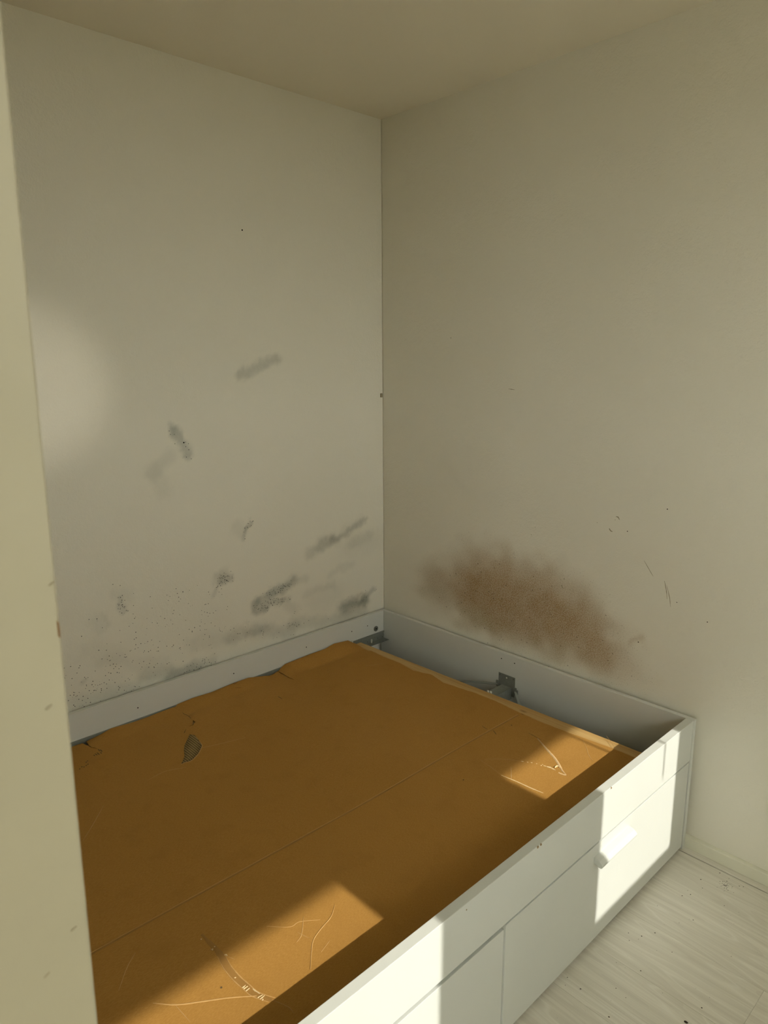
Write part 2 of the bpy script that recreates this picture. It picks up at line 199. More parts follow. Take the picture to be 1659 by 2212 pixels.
WALL = (0.80, 0.775, 0.68)
def mat_wall(name, kind):
    t = NT(name); v = t.pos()
    n1 = t.noise(v, 3.0, 3); n2 = t.noise(v, 170, 3, .55); n3 = t.noise(v, 55, 2, .5)
    c = t.mix(t.math('MULTIPLY', n1, .35), WALL, tuple(x*.93 for x in WALL))
    if kind == 'left':
        st = t.attr('stain'); dd = t.attr('dots')
        nz = t.noise(v, 38, 4, .6); fine = t.noise(v, 320, 2, .6)
        f = t.math('MULTIPLY', st, t.math('ADD', t.math('MULTIPLY', nz, .7), t.math('ADD', t.math('MULTIPLY', fine, .45), .42)), clamp=True)
        c = t.mix(f, c, t.mix(t.ramp(t.noise(v, 4, 1), .4, .6), (.12, .165, .16), (.14, .155, .125)))
        c = t.mix(t.math('MULTIPLY', t.dots(v, 270, t.math('MULTIPLY', dd, .8), .34), .88), c, (.035, .04, .035))
        c = t.mix(t.math('MULTIPLY', t.dots(v, 130, t.math('MULTIPLY', dd, .13), .2), .6), c, (.06, .05, .04))
    if kind == 'right':
        st = t.attr('stain'); nz = t.noise(v, 16, 4, .6); fine = t.noise(v, 260, 3, .65); fin2 = t.noise(v, 420, 2, .6)
        f = t.math('MULTIPLY', st, t.math('ADD', t.math('MULTIPLY', nz, .35), .62))
        gr = t.ramp(fine, .36, .66)
        f2 = t.math('MULTIPLY', f, t.math('ADD', t.math('MULTIPLY', gr, .65), .72), clamp=True)
        brown = t.mix(1., c, t.mix(t.attr('olive'), (.38, .215, .05), (.37, .265, .09)), 'MULTIPLY')
        c = t.mix(t.math('MULTIPLY', f2, .95), c, brown)
        sp = t.math('MULTIPLY', t.dots(v, 300, t.math('MULTIPLY', f, 1.2), .30), t.ramp(fin2, .35, .6))
        c = t.mix(t.math('MULTIPLY', sp, .40), c, (.10, .06, .02))
        c = t.mix(t.math('MULTIPLY', t.dots(v, 120, t.math('MULTIPLY', f, .07), .20), .6), c, (.06, .04, .02))
    h = t.math('ADD', t.math('MULTIPLY', n2, .7), n3)
    t.bump(h, .55, .0022)
    return t.fin(c, .85, .2)
def mat_plain(name, col, rough=.6, spec=.4, metal=0., bs=0, bscale=200, bd=.0005, var=.06, vs=20):
    t = NT(name); v = t.pos()
    c = t.mix(t.math('MULTIPLY', t.noise(v, vs, 3), 1.), tuple(x*(1-var) for x in col), tuple(min(x*(1+var), 1) for x in col))
    if bs: t.bump(t.noise(v, bscale, 2), bs, bd)
    return t.fin(c, rough, spec, metal)
def mat_laminate():
    t = NT('white_laminate'); v = t.pos()
    c = t.mix(t.noise(v, 6, 3), (.665, .68, .645), (.70, .715, .68))
    t.bump(t.noise(v, 900, 1), .04, .0002)
    return t.fin(c, .42, .4)
def mat_cardboard():
    t = NT('cardboard'); v = t.pos()
    fib = t.noise(t.pos((1, 4, 1)), 160, 4, .65); bl = t.noise(v, 14, 4, .6); big = t.noise(v, 2.2, 2)
    c = t.mix(t.ramp(fib, .3, .72), (.40, .202, .045), (.475, .255, .067))
    c = t.mix(t.math('MULTIPLY', t.ramp(bl, .48, .75), .35), c, (.36, .18, .042))
    c = t.mix(t.math('MULTIPLY', t.ramp(big, .4, .7), .18), c, (.50, .275, .088))
    t.bump(t.math('ADD', t.noise(v, 70, 3), t.math('MULTIPLY', fib, .5)), .25, .001)
    return t.fin(c, .75, .12)
def mat_pine():
    t = NT('pine_wood'); v = t.pos((60, 2.2, 60))
    g = t.noise(v, 1.0, 4, .6, .4)
    c = t.mix(t.ramp(g, .35, .65), (.58, .385, .16), (.48, .29, .095))
    kn = t.n('ShaderNodeTexVoronoi'); t.l(t.pos((5, 2.2, 1)), kn.inputs[0]); kn.inputs['Scale'].default_value = 1.7
    c = t.mix(t.ramp(kn.outputs['Distance'], .03, .10, .8, 0), c, (.16, .07, .02))
    t.bump(g, .15, .0005)
    return t.fin(c, .6, .3)
def mat_floor():
    t = NT('whitewashed_laminate'); oi = t.n('ShaderNodeObjectInfo')
    comb = t.n('ShaderNodeCombineXYZ')
    for i, k in enumerate((37., 91., 13.)): t.l(t.math('MULTIPLY', oi.outputs['Random'], k), comb.inputs[i])
    v0 = t.pos(); mp = t.n('ShaderNodeVectorMath', operation='ADD'); t.l(v0, mp.inputs[0]); t.l(comb.outputs[0], mp.inputs[1]); v = mp.outputs[0]
    def sc(s):
        m = t.n('ShaderNodeMapping'); t.l(v, m.inputs[0]); m.inputs[3].default_value = s; return m.outputs[0]
    warp = t.noise(sc((9, .9, 1)), 1.0, 2, .5)                      # long closed figures: the cathedral grain
    rings = t.math('FRACT', t.math('MULTIPLY', warp, 11.))
    line = t.math('SUBTRACT', 1., t.ramp(t.math('ABSOLUTE', t.math('SUBTRACT', rings, .5)), .0, .10))
    fine = t.noise(sc((260, 5, 1)), 1.0, 3, .6); mid = t.noise(sc((40, 1.6, 1)), 1.0, 3, .6); bl = t.noise(v, 3.5, 2)
    c = t.mix(t.ramp(mid, .32, .7), (.79, .76, .68), (.69, .66, .58))
    c = t.mix(t.math('MULTIPLY', t.ramp(fine, .45, .75), .38), c, (.57, .54, .465))
    c = t.mix(t.math('MULTIPLY', line, .45), c, (.86, .84, .775))
    c = t.mix(t.math('MULTIPLY', t.ramp(rings, .55, 1.0), .30), c, (.56, .52, .455))
    c = t.mix(t.math('MULTIPLY', oi.outputs['Random'], .22), c, (.64, .61, .53))
    t.bump(t.math('ADD', t.math('MULTIPLY', fine, .5), mid), .12, .0006)
    return t.fin(c, .48, .4)
def mat_glass():
    m = bpy.data.materials.new('window_glass'); m.use_nodes = True; t = m.node_tree; t.nodes.clear()
    o = t.nodes.new('ShaderNodeOutputMaterial'); mx = t.nodes.new('ShaderNodeMixShader'); tr = t.nodes.new('ShaderNodeBsdfTransparent'); gl = t.nodes.new('ShaderNodeBsdfGlossy')
    gl.inputs['Roughness'].default_value = .02; mx.inputs[0].default_value = .06
    t.links.new(tr.outputs[0], mx.inputs[1]); t.links.new(gl.outputs[0], mx.inputs[2]); t.links.new(mx.outputs[0], o.inputs[0]); return m

M = dict(wl=mat_wall('plaster_left', 'left'), wr=mat_wall('plaster_right', 'right'), w=mat_wall('plaster', ''),
    lam=mat_laminate(), card=mat_cardboard(), pine=mat_pine(), floor=mat_floor(), glass=mat_glass(),
    ceil=mat_plain('ceiling_paint', (.86, .815, .70), .9, .2, bs=.25, bscale=120, bd=.001, var=.02, vs=3),
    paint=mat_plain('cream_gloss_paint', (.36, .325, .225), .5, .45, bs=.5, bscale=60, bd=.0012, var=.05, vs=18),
    steel=mat_plain('galvanised_steel', (.26, .28, .25), .5, .5, .35, bs=.1, bscale=300, var=.15, vs=60),
    bolt=mat_plain('zinc_bolt', (.16, .17, .15), .45, .5, .5, var=.2, vs=300),
    dark=mat_plain('drilled_hole', (.012, .010, .008), .9, .1),
    nylon=mat_plain('white_nylon', (.72, .72, .66), .45, .4),
    base=mat_plain('skirting_paint', (.74, .73, .61), .5, .4, bs=.2, bscale=40, bd=.0006, var=.05, vs=12),
    scuff=mat_plain('scuffed_liner', (.56, .335, .125), .7, .25, var=.08, vs=90),
    tape=mat_plain('torn_tape', (.70, .48, .25), .6, .3, var=.08, vs=120),
    pale=mat_plain('bare_fibre', (.74, .56, .31), .8, .2, var=.08, vs=200),
    fold=mat_plain('scored_fold', (.50, .275, .085), .75, .15, var=.08, vs=60),
    worn=mat_plain('worn_liner', (.35, .185, .05), .7, .25, var=.12, vs=70),
    flute=mat_plain('exposed_fluting', (.15, .10, .045), .85, .15, var=.15, vs=60),
    ridge=mat_plain('fluting_ridge', (.36, .26, .115), .8, .2, var=.12, vs=80),
    chip=mat_plain('bare_chipboard', (.30, .22, .13), .9, .2, var=.2, vs=300),
    rust=mat_plain('brown_paint_chip', (.20, .11, .045), .8, .3, var=.25, vs=200),
    dirt=mat_plain('dirt', (.07, .055, .04), .95, .1, var=.3, vs=200),
    mark=mat_plain('grey_scuff', (.33, .29, .20), .9, .1, var=.15, vs=200),
    recess=mat_plain('recess_shade_brown', (.13, .085, .045), .8, .2), shade=mat_plain('glint_fixture_enamel', (.7, .7, .66), .4, .4),
    slab=mat_plain('fibreboard_underlay', (.03, .022, .012), .9, .1),
    conc=mat_plain('concrete', (.55, .53, .48), .9, .2))

# ------------------------------------------------------------------ the setting
H = 2.574; XW = -4.2; YW = -3.10; XP = -2.100; YP = -2.02
def stroke_field(P, pts, r, soft=1.0):
    d = np.full(len(P), 9.)
    pts = [np.array(q) for q in pts]
    for a, b in zip(pts[:-1], pts[1:]):
        ab = b - a; t = np.clip(((P - a) @ ab)/max(ab @ ab, 1e-9), 0, 1)
        d = np.minimum(d, np.linalg.norm(P - (a + t[:, None]*ab), axis=1))
    x = np.clip((1 - d/r)*soft, 0, 1); return x*x*(3-2*x)
def vnoise(P, cell, seed):
    rs = np.random.RandomState(seed); G = rs.rand(64, 64); q = P/cell; i = np.floor(q).astype(int); f = q - i; f = f*f*(3-2*f)
    g = lambda a, b: G[(i[:, 0]+a) % 64, (i[:, 1]+b) % 64]
    return (g(0,0)*(1-f[:,0])+g(1,0)*f[:,0])*(1-f[:,1]) + (g(0,1)*(1-f[:,0])+g(1,1)*f[:,0])*f[:,1]
def wall_grid(name, u0, u1, v0, v1, step, to3d, mat, fields, flip):
    nu = int((u1-u0)/step)+1; nv = int((v1-v0)/step)+1
    U, V = np.meshgrid(np.linspace(u0, u1, nu), np.linspace(v0, v1, nv)); P = np.stack([U.ravel(), V.ravel()], 1)
    co = to3d(P)
    idx = np.arange(nu*nv).reshape(nv, nu); q = np.stack([idx[:-1,:-1], idx[:-1,1:], idx[1:,1:], idx[1:,:-1]], -1).reshape(-1, 4)
    if flip: q = q[:, ::-1]
    me = bpy.data.meshes.new(name); me.vertices.add(len(co)); me.vertices.foreach_set('co', co.ravel())
    me.loops.add(q.size); me.loops.foreach_set('vertex_index', q.ravel()); me.polygons.add(len(q))
    me.polygons.foreach_set('loop_start', np.arange(0, q.size, 4)); me.update(calc_edges=True)
    for k, fn in fields.items():
        a = me.attributes.new(k, 'FLOAT', 'POINT'); a.data.foreach_set('value', np.ascontiguousarray(fn(P), dtype=np.float32))
    o = link(name, me, mat)
    sm = o.modifiers.new('thickness', 'SOLIDIFY'); sm.thickness = .10; sm.offset = -1
    return o
def left_fields(P):
    W = np.stack([(vnoise(P, .03, 1)-.5)*.018 + (vnoise(P, .011, 5)-.5)*.010, (vnoise(P, .03, 2)-.5)*.018 + (vnoise(P, .011, 6)-.5)*.010], 1)
    s = np.zeros(len(P)); d = np.zeros(len(P))
    for pts, r, st, dt in LEFT_STROKES:
        k = stroke_field(P + W, pts, r*1.3, 1.18); s = 1-(1-s)*(1-k*st*.85); d = np.maximum(d, k*dt*(1 if r < .03 else .30))
    return s, d
LF = {}
def lfield(i):
    def f(P):
        if 'v' not in LF: LF['v'] = left_fields(P)
        return LF['v'][i]
    return f
def right_stain(P):
    W = np.stack([(vnoise(P, .05, 3)-.5)*.05, (vnoise(P, .05, 4)-.5)*.05], 1); s = np.zeros(len(P))
    for pts, r, st in RIGHT_STROKES: s = 1-(1-s)*(1-stroke_field(P + W, pts, r*1.9)*st*1.0)
    return s
def right_olive(P):
    # the stain turns from brown to olive along its lower border and towards the corner
    y, z = P[:, 0], P[:, 1]; return np.clip((.66 - z)/.12 + (y + .45)*1.2 + (vnoise(P, .08, 9)-.5)*.8, 0, 1)
wl = wall_grid('wall_left', XP-.05, .05, 0, H+.04, .008, lambda P: np.stack([P[:,0], np.zeros(len(P)), P[:,1]], 1), M['wl'], {'stain': lfield(0), 'dots': lfield(1)}, False)
tag(wl, 'off-white plaster wall on the left with grey smudges and mould specks', 'wall', kind='structure')
wr = wall_grid('wall_right', YW, 0, 0, H+.04, .008, lambda P: np.stack([np.zeros(len(P)), P[:,0], P[:,1]], 1), M['wr'], {'stain': right_stain, 'olive': right_olive}, True)
tag(wr, 'off-white plaster wall on the right with a large brown mould stain', 'wall', kind='structure')
tag(box('ceiling', XW-.1, .1, YW-.1, .1, H, H+.1, M['ceil'], bevel=0), 'plain off-white painted ceiling above the corner', 'ceiling', kind='structure')

# the wall end close to the camera
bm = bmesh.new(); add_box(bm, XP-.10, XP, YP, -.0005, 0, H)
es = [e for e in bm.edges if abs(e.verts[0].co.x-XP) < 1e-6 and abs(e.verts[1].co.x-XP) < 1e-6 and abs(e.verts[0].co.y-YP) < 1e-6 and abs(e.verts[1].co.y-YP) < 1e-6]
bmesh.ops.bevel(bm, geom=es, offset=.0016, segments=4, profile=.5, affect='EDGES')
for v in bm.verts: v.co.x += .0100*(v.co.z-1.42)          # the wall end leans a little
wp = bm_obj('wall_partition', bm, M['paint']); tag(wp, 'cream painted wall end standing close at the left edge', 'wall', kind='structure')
def on_end(u, v, h): return (u, YP - h, v)
mesh_obj('paint_chip', [on_end(*CHIP_P[i], .00015) for i in range(4)] + [on_end(CHIP_P[i][0]*.5+(-2.1002)*.5, CHIP_P[i][1]*.6+1.5*.4, .0004) for i in range(4)],
         [(0,1,5,4),(1,2,6,5),(2,3,7,6),(3,0,4,7),(4,5,6,7)], M['rust'], wp)
for (x, z), w in zip(PMARKS[1:], (.0012, .001, .0014, .0012)):
    ribbon('paint_run', [(x-.0012, z-.0006), (x, z), (x+.0014, z+.0008)], w, .0003, M['mark'], wp, on_end, n=4)

# floor: underlay and single planks
fl = box('floor', XW-.1, .1, YW-.1, .1, -.12, -.008, M['slab'], bevel=0); tag(fl, 'whitewashed wood laminate floor beside the bed', 'floor', kind='structure')
def plank(x0, x1, y0, y1):
    bm = bmesh.new(); add_box(bm, x0+.0002, x1-.0002, y0+.0002, y1-.0002, -.008, 0)
    es = [e for e in bm.edges if e.verts[0].co.z > -.001 and e.verts[1].co.z > -.001]
    bmesh.ops.bevel(bm, geom=es, offset=.0004, segments=1, affect='EDGES')
    return bm_obj('plank', bm, M['floor'], fl)
plank(-.0410, -.0005, YW, -.0005)                     # narrow strip along the skirting, a dark gap beside it
PITCHX = .1862; xr = -.0455; row = 0
cuts = {0: [-2.45, -1.17], 1: [-2.23, -.95], 2: [-1.867, -.587], 3: [-2.62, -1.34, -.06], 4: [-2.05, -.77]}
while xr > XW:
    x0 = max(xr-PITCHX, XW); ys = cuts.get(row) or [-3.1 + ((row*.47) % 1.28), -3.1 + ((row*.47) % 1.28) + 1.28]
    ys = [YW] + [y for y in ys if YW+.05 < y < -.05] + [-.0005]
    for a, b in zip(ys[:-1], ys[1:]): plank(x0, xr, a, b)
    xr = x0; row += 1
    if xr - XW < .02: break

# skirting along the right wall
bm = bmesh.new()
prof = [(0, .0005), (-.0140, .0005), (-.0140, .0375), (-.0125, .0405), (-.004, .0425), (0, .0425)]
va = [bm.verts.new((x-.0004, YW, z)) for x, z in prof]; vb = [bm.verts.new((x-.0004, -.0005, z)) for x, z in prof]
n = len(prof)
for i in range(n): bm.faces.new((va[i], va[(i+1) % n], vb[(i+1) % n], vb[i]))
bm.faces.new(va[::-1]); bm.faces.new(vb)
tag(bm_obj('baseboard_right', bm, M['base']), 'low cream painted skirting board at the foot of the right wall', 'baseboard', kind='structure')

# the window wall behind the camera, and the far side of the room
WIN = [(-.593, -.136, 1.179, 2.15), (-1.86, -1.243, 1.179, 2.15), (-3.95, -3.05, .03, 2.15)]  # the door opening is unseen, added to let in more fill light
FR = .05; bm = bmesh.new(); xs = sorted([(a-FR, b+FR, c-FR if c > .1 else 0., d+FR) for a, b, c, d in WIN]); x = XW-.1
for a, b, c, d in xs:
    add_box(bm, x, a, YW-.1, YW, 0, H)
    if c > 0: add_box(bm, a, b, YW-.1, YW, 0, c)
    add_box(bm, a, b, YW-.1, YW, d, H); x = b
add_box(bm, x, .1, YW-.1, YW, 0, H)
tag(bm_obj('wall_window', bm, M['w']), 'plaster wall with the windows behind the viewer', 'wall', kind='structure')
for i, (a, b, c, d) in enumerate(WIN):
    nm = 'window_%d' % (i+1) if i < 2 else 'fill_door'
    fr = boxes(nm, [(a-FR, a, YW-.06, YW, c-FR if c > .1 else 0, d+FR), (b, b+FR, YW-.06, YW, c-FR if c > .1 else 0, d+FR), (a, b, YW-.06, YW, d, d+FR), (a, b, YW-.06, YW, c-FR if c > .1 else 0, c)], M['nylon'], bevel=.001)
    tag(fr, ['white framed window nearest the right wall, behind the viewer', 'white framed window further along, behind the viewer', 'glazed door behind the viewer, added for fill light'][i], 'window' if i < 2 else 'door', kind='structure')
    box('pane', a-.01, b+.01, YW-.034, YW-.030, c-.01, d+.01, M['glass'], fr, 0)
    if i == 0:
        # pull cord whose thin shadow falls on the front rail
        bm = bmesh.new(); bmesh.ops.create_cone(bm, cap_ends=True, segments=10, radius1=.004, radius2=.008, depth=.74)
        bmesh.ops.translate(bm, verts=bm.verts, vec=(-.232, YW+.02, 1.455+.37)); bm_obj('cord', bm, M['nylon'], fr)
tag(box('wall_rear', XW-.1, XW, YW, 0, 0, H, M['w'], bevel=0), 'plaster wall on the far side of the room, out of the picture', 'wall', kind='structure')
tag(box('wall_back', XW, XP-.10, 0, .1, 0, H, M['w'], bevel=0), 'plaster wall beyond the partition, out of the picture', 'wall', kind='structure')
tag(box('ground_outside', -16, 12, -22, YW-.1, -.5, -.3, mat_plain('paving', (.30, .29, .25), .9, .2), bevel=0), 'grey paving outside the windows', 'ground', kind='structure')
ZS = .36 + SUN_SLOPE*(-1.143+4.2)  # unseen overhang, set to cut off the top of the sun patches
tag(box('sun_cut_overhang', XW-.5, .6, -4.2, YW-.1, ZS, ZS+.16, M['conc'], bevel=0), 'unseen concrete slab outside, placed above the windows to cut the sun', 'overhang', kind='structure')

# an added, unseen spotlight imitating the glow of reflected sun on the left wall
lp = empty('glint_spotlight', (-.92, YW+.001, 1.0), 'added unseen spotlight standing in for reflected sun on the left wall', 'added light')
disc('mount', (-.92, YW+.012, 1.0), 'y', .04, .02, M['shade'], lp, 24, .003)
disc('stem', (-.92, YW+.035, 1.0), 'y', .008, .03, M['shade'], lp, 12)
tgt = Vector((-1.46, 0, 1.53)); aim = (tgt - Vector((-.92, YW+.09, 1.0))).normalized()
bm = bmesh.new(); bmesh.ops.create_cone(bm, cap_ends=False, segments=24, radius1=.022, radius2=.032, depth=.07)
bmesh.ops.rotate(bm, verts=bm.verts, matrix=aim.to_track_quat('Z', 'Y').to_matrix()); bmesh.ops.translate(bm, verts=bm.verts, vec=Vector((-.92, YW+.07, 1.0)))
bm_obj('shade', bm, M['shade'], lp)
ld = bpy.data.lights.new('glint_light', 'SPOT'); ld.energy = 60; ld.color = (1, .93, .76); ld.spot_size = math.radians(11.5); ld.spot_blend = 1.0; ld.shadow_soft_size = .03
lo = bpy.data.objects.new('glint_light', ld); COL.objects.link(lo); lo.parent = lp; lo.location = Vector((-.92, YW+.07, 1.0)) + aim*.045 - WORLD[lp.name]
lo.rotation_euler = aim.to_track_quat('-Z', 'Y').to_euler()

# marks fixed to the walls
on_left = lambda u, v, h: (u, -h, v); on_right = lambda u, v, h: (-h, u, v)
for pts, w in RIGHT_MARKS: ribbon('scuff_mark', pts, w*1.5, .0002, M['mark'], wr, on_right, n=4)
for (y, z), r in zip(DOTS_R, (.0022, .0018, .003, .0028, .0026, .0018, .002, .002, .0022, .0025)): disc('mould_dot', (-.0003, y, z), 'x', r*.7, .0004, M['mark'] if r < .0021 else M['dirt'], wr, 8)
for (x, z), r in zip(DOTS_L, (.0028, .0028)): disc('nail_hole', (x, -.0003, z), 'y', r, .0004, M['dark'], wl, 10)
bm = bmesh.new(); add_box(bm, PLUG[0]-.006, PLUG[0]+.005, -.007, .001, PLUG[2]-.009, PLUG[2]+.009); bm_obj('filler_lump', bm, M['mark'], wl, .003, 3, True)

# ------------------------------------------------------------------ the bed frame
G = .016; YF = -1.4806; HB = .47; XE = -2.076
bed = empty('bed_frame', (-1.04, -.75, 0), 'white laminate storage bed frame with drawers standing in the corner', 'bed')
tag(box('end_panel', -.034, -G, YF, -G, 0, HB, M['lam'], bed, .0012), None)
box('end_panel', XE, XE+.018, YF, -G, 0, HB, M['lam'], bed, .0012)
box('side_rail', XE+.0185, -.0345, -.034, -G, .333, HB, M['lam'], bed, .0012)
fr = box('side_rail', XE+.0185, -.0350, YF+.0015, -1.454, .3285, HB, M['lam'], bed, .0012)
def drawer(x0, x1, yoff, zt=.3225):
    y = YF+.002+yoff
    d = box('drawer', x0, x1, y, y+.018, .012, zt, M['lam'], bed, .001)
    boxes('drawer_box', [(x0+.03, x0+.045, y+.018, y+.62, .03, .25), (x1-.045, x1-.03, y+.018, y+.62, .03, .25),
                         (x0+.045, x1-.045, y+.60, y+.615, .03, .25), (x0+.045, x1-.045, y+.018, y+.60, .035, .045)], M['recess'], d, .001)  # boxes coloured dark to deepen the shade inside the bed recess
    xm = (x0+x1)/2 + .0015; L = .097
    prof = [(0, .2892), (.011, .2868), (.0165, .2845), (.0240, .2780), (.0262, .2745), (.0255, .2690), (.0225, .2655), (.0130, .2650), (.0120, .2690), (0, .2700)]
    bm = bmesh.new(); A = [bm.verts.new((xm-L, y-o+.0002, z)) for o, z in prof]; B = [bm.verts.new((xm+L, y-o+.0002, z)) for o, z in prof]; n = len(prof)
    for i in range(n): bm.faces.new((A[i], A[(i+1) % n], B[(i+1) % n], B[i]))
    bm.faces.new(A[::-1]); bm.faces.new(B)
    bm_obj('handle', bm, M['lam'], d, .0007, 2)
    for sx in (x0+.06, x1-.06):
        for sy in (y+.06, y+.55): disc('caster', (sx, sy, .0155), 'x', .015, .014, M['dark'], d, 14)
    return d
drawer(-1.0175, -.0400, 0)
drawer(XE+.020, -1.0187, .005, .309)
for (x, z) in CHIPS[:2] + CHIPS[3:4]:
    bm = bmesh.new(); bmesh.ops.create_icosphere(bm, subdivisions=1, radius=.0042)
    for v in bm.verts: v.co = Vector((v.co.x*1.25, v.co.y*.5, v.co.z))*(.7+.5*random.random())
    bmesh.ops.translate(bm, verts=bm.verts, vec=(x, YF+.0022, min(z, .4675))); tag(bm_obj('chipped_edge', bm, M['chip'], fr), 'bare brown chip in the white edge')
bm = bmesh.new(); bmesh.ops.create_icosphere(bm, subdivisions=1, radius=.003)
bmesh.ops.translate(bm, verts=bm.verts, vec=(-.7247, -1.4545, .468)); bm_obj('chipped_edge', bm, M['chip'], fr)
bm = bmesh.new(); bmesh.ops.create_icosphere(bm, subdivisions=1, radius=.0022)
bmesh.ops.translate(bm, verts=bm.verts, vec=(-1.165, YF+.002, .455)); bm_obj('chipped_edge', bm, M['mark'], fr)
# fittings on the back rail
for x, z in SCREWS: disc('screw_hole', (x, -.0342, z), 'y', .0024, .0006, M['dark'], bed, 10)
for y, z in PANEL_HOLES: disc('screw_hole', (-.0342, y, z), 'x', .0024, .0006, M['dark'], bed, 10)
b = disc('bolt', (BOLT[0][0], -.0352, BOLT[0][1]), 'y', .0125, .0028, M['bolt'], bed, 24, .0007)
disc('hex_socket', (BOLT[0][0], -.0367, BOLT[0][1]), 'y', .0042, .0006, M['dark'], b, 6)
def angle(name, s, y0):
    y = lambda a: y0 + s*a
    lst = [(XE+.03, -.0355, *sorted((y(0), y(-.0022))), .335, .3715), (XE+.03, -.0355, *sorted((y(-.0022), y(-.0062))), .3675, .3715),
           (XE+.03, -.0355, *sorted((y(-.0022), y(-.0042))), .3505, .3530), (XE+.03, -.030 if s > 0 else -.0355, *sorted((y(-.0022), y(-.036))), .3345, .3365)]
    if s > 0: lst[-1] = (XE+.03, -.0350, y(-.036), y(-.0022), .3345, .3365)
    return boxes(name, lst, M['steel'], bed, .0003)
an = angle('support_angle', 1, -.0342); angle('support_angle', -1, -1.4538)
for x in (-.045, -.075, -.115, -.14): disc('rivet', (x, -.0372, .344), 'y', .0024, .0018, M['bolt'], an, 10)
for x in (-.050, -.068, -.088): disc('rivet', (x, -.066, .3372), 'z', .0022, .0014, M['bolt'], an, 10)
def peg(c, parent, r=.0042, h=.017):
    bm = bmesh.new(); bmesh.ops.create_cone(bm, cap_ends=True, segments=14, radius1=r*.85, radius2=r, depth=h)
    bmesh.ops.translate(bm, verts=bm.verts, vec=c); return bm_obj('peg', bm, M['nylon'], parent, .001, 2, True)
peg((-.1215, -.045, .3455), an); peg((-.2355, -.0415, .372), an, .004, .012)
# mid beam with its bracket on the end panel
mb = boxes('mid_beam', [(XE+.03, -.0365, -.771, -.7235, .3355, .3375), (XE+.03, -.0365, -.7255, -.7235, .290, .3355), (XE+.03, -.0365, -.771, -.769, .290, .3355)], M['steel'], bed, .0003)
br = boxes('bracket', [(-.0363, -.0342, -.785, -.705, .300, .3835), (-.0400, -.0363, -.707, -.697, .322, .3485), (-.0400, -.0363, -.795, -.783, .318, .3440), (-.0385, -.0345, -.700, -.694, .326, .344), (-.0385, -.0345, -.801, -.793, .316, .336)], M['steel'], mb, .0006)
for y, z in ((-.712, .376), (-.745, .3715), (-.778, .376)): disc('rivet', (-.0368, y, z), 'x', .003, .0014, M['nylon'] if y == -.745 else M['bolt'], mb, 12)
for y in (-.741, -.755): peg((-.150, y, .3465), mb, .0045, .018)
def bar(name, a, b, w, h, mat, parent):
    a, b = Vector(a), Vector(b); t = (b-a).normalized(); s = t.cross(Vector((0, 0, 1))).normalized()*w/2; u = s.cross(t).normalized()*h/2
    bm = bmesh.new(); q = [bm.verts.new(p + i*s + j*u) for p in (a, b) for i, j in ((-1,-1),(1,-1),(1,1),(-1,1))]
    for f in ((0,1,2,3),(4,7,6,5),(0,4,5,1),(1,5,6,2),(2,6,7,3),(3,7,4,0)): bm.faces.new([q[i] for i in f])
    return bm_obj(name, bm, mat, parent)
bar('strut', (-.0400, -.704, .334), (-.230, -.430, .331), .014, .003, M['steel'], mb)
bar('strut', (-.0400, -.790, .330), (-.110, -.935, .160), .010, .003, M['steel'], mb)

# ------------------------------------------------------------------ slatted base under the cardboard
sb = empty('slatted_base', (-1.04, -.75, .34), 'pine slatted bed base lying inside the frame under the cardboard', 'bed slats')
def slat(xa, xb, w=.068):
    # xa, xb: x of the slat's right edge at the back and at the front
    y0, y1 = -.0408, -1.4470; z0, z1 = .3400, .3572
    V = [(xa-w, y0, z0), (xa, y0, z0), (xb, y1, z0), (xb-w, y1, z0), (xa-w, y0, z1), (xa, y0, z1), (xb, y1, z1), (xb-w, y1, z1)]
    bm = bmesh.new(); q = [bm.verts.new(v) for v in V]
    for f in ((3,2,1,0),(4,5,6,7),(0,1,5,4),(1,2,6,5),(2,3,7,6),(3,0,4,7)): bm.faces.new([q[i] for i in f])
    return bm_obj('slat', bm, M['pine'], sb, .0015, 2)
slat(-.1850, -.1450)
for i in range(1, 13): slat(-.175-.147*i, -.168-.147*i)

# ------------------------------------------------------------------ the cardboard sheet
ZC = .3622
bex = [p[0] for p in BACK_EDGE]; bez = [max(p[1], .3622) for p in BACK_EDGE]
def surf(x, y):
    ze = float(np.interp(x, bex, bez)); k = min(max((y+.125)/(.125-.045), 0), 1); k = k*k*(3-2*k)
    z = ZC + (ze-ZC)*k
    z += .0016*(1+math.sin(x*5.1+y*2.3))*.5*min(1, max(0, (y+1.40)/.3)) + .0012*(1+math.sin(y*9.7-x*3.1))*.5
    return z
def on_card(u, v, h): return (u, v, surf(u, v) + h)
XL = -2.050; YFR = -1.4465
tear = [t for t in TEAR]
outline = [(XL, -.052)] + [(-1.75, -.047), (-1.60, -.0445)] + tear
outline += [(x, -.0428+.0012*math.sin(i*2.3)) for i, (x, z) in enumerate(BACK_EDGE[2:14])]
outline += [(g[0], min(g[1], -.0428)) for g in GAP2]
outline += [(x, -.0425) for x, z in BACK_EDGE[16:22]] + [(-.2500, -.0435), (-.2450, -.0520)]
def jag(pts):
    out = []
    for a, b in zip(pts[:-1], pts[1:]):
        a, b = np.array(a), np.array(b); L = np.linalg.norm(b-a); m = max(1, int(L/.012))
        for i in range(m): out.append(tuple(a+(b-a)*i/m + (np.random.rand(2)-.5)*.0022*(i > 0)))
    return out + [tuple(pts[-1])]
outline += jag(RIGHT_EDGE) + [(-.1990, YFR), (XL, YFR)]
cl = []                                                # drop points that fold back along x on the back edge
for p in outline:
    if not cl or (abs(p[0]-cl[-1][0]) + abs(p[1]-cl[-1][1])) > .0008: cl.append((float(p[0]), float(p[1])))
outline = cl
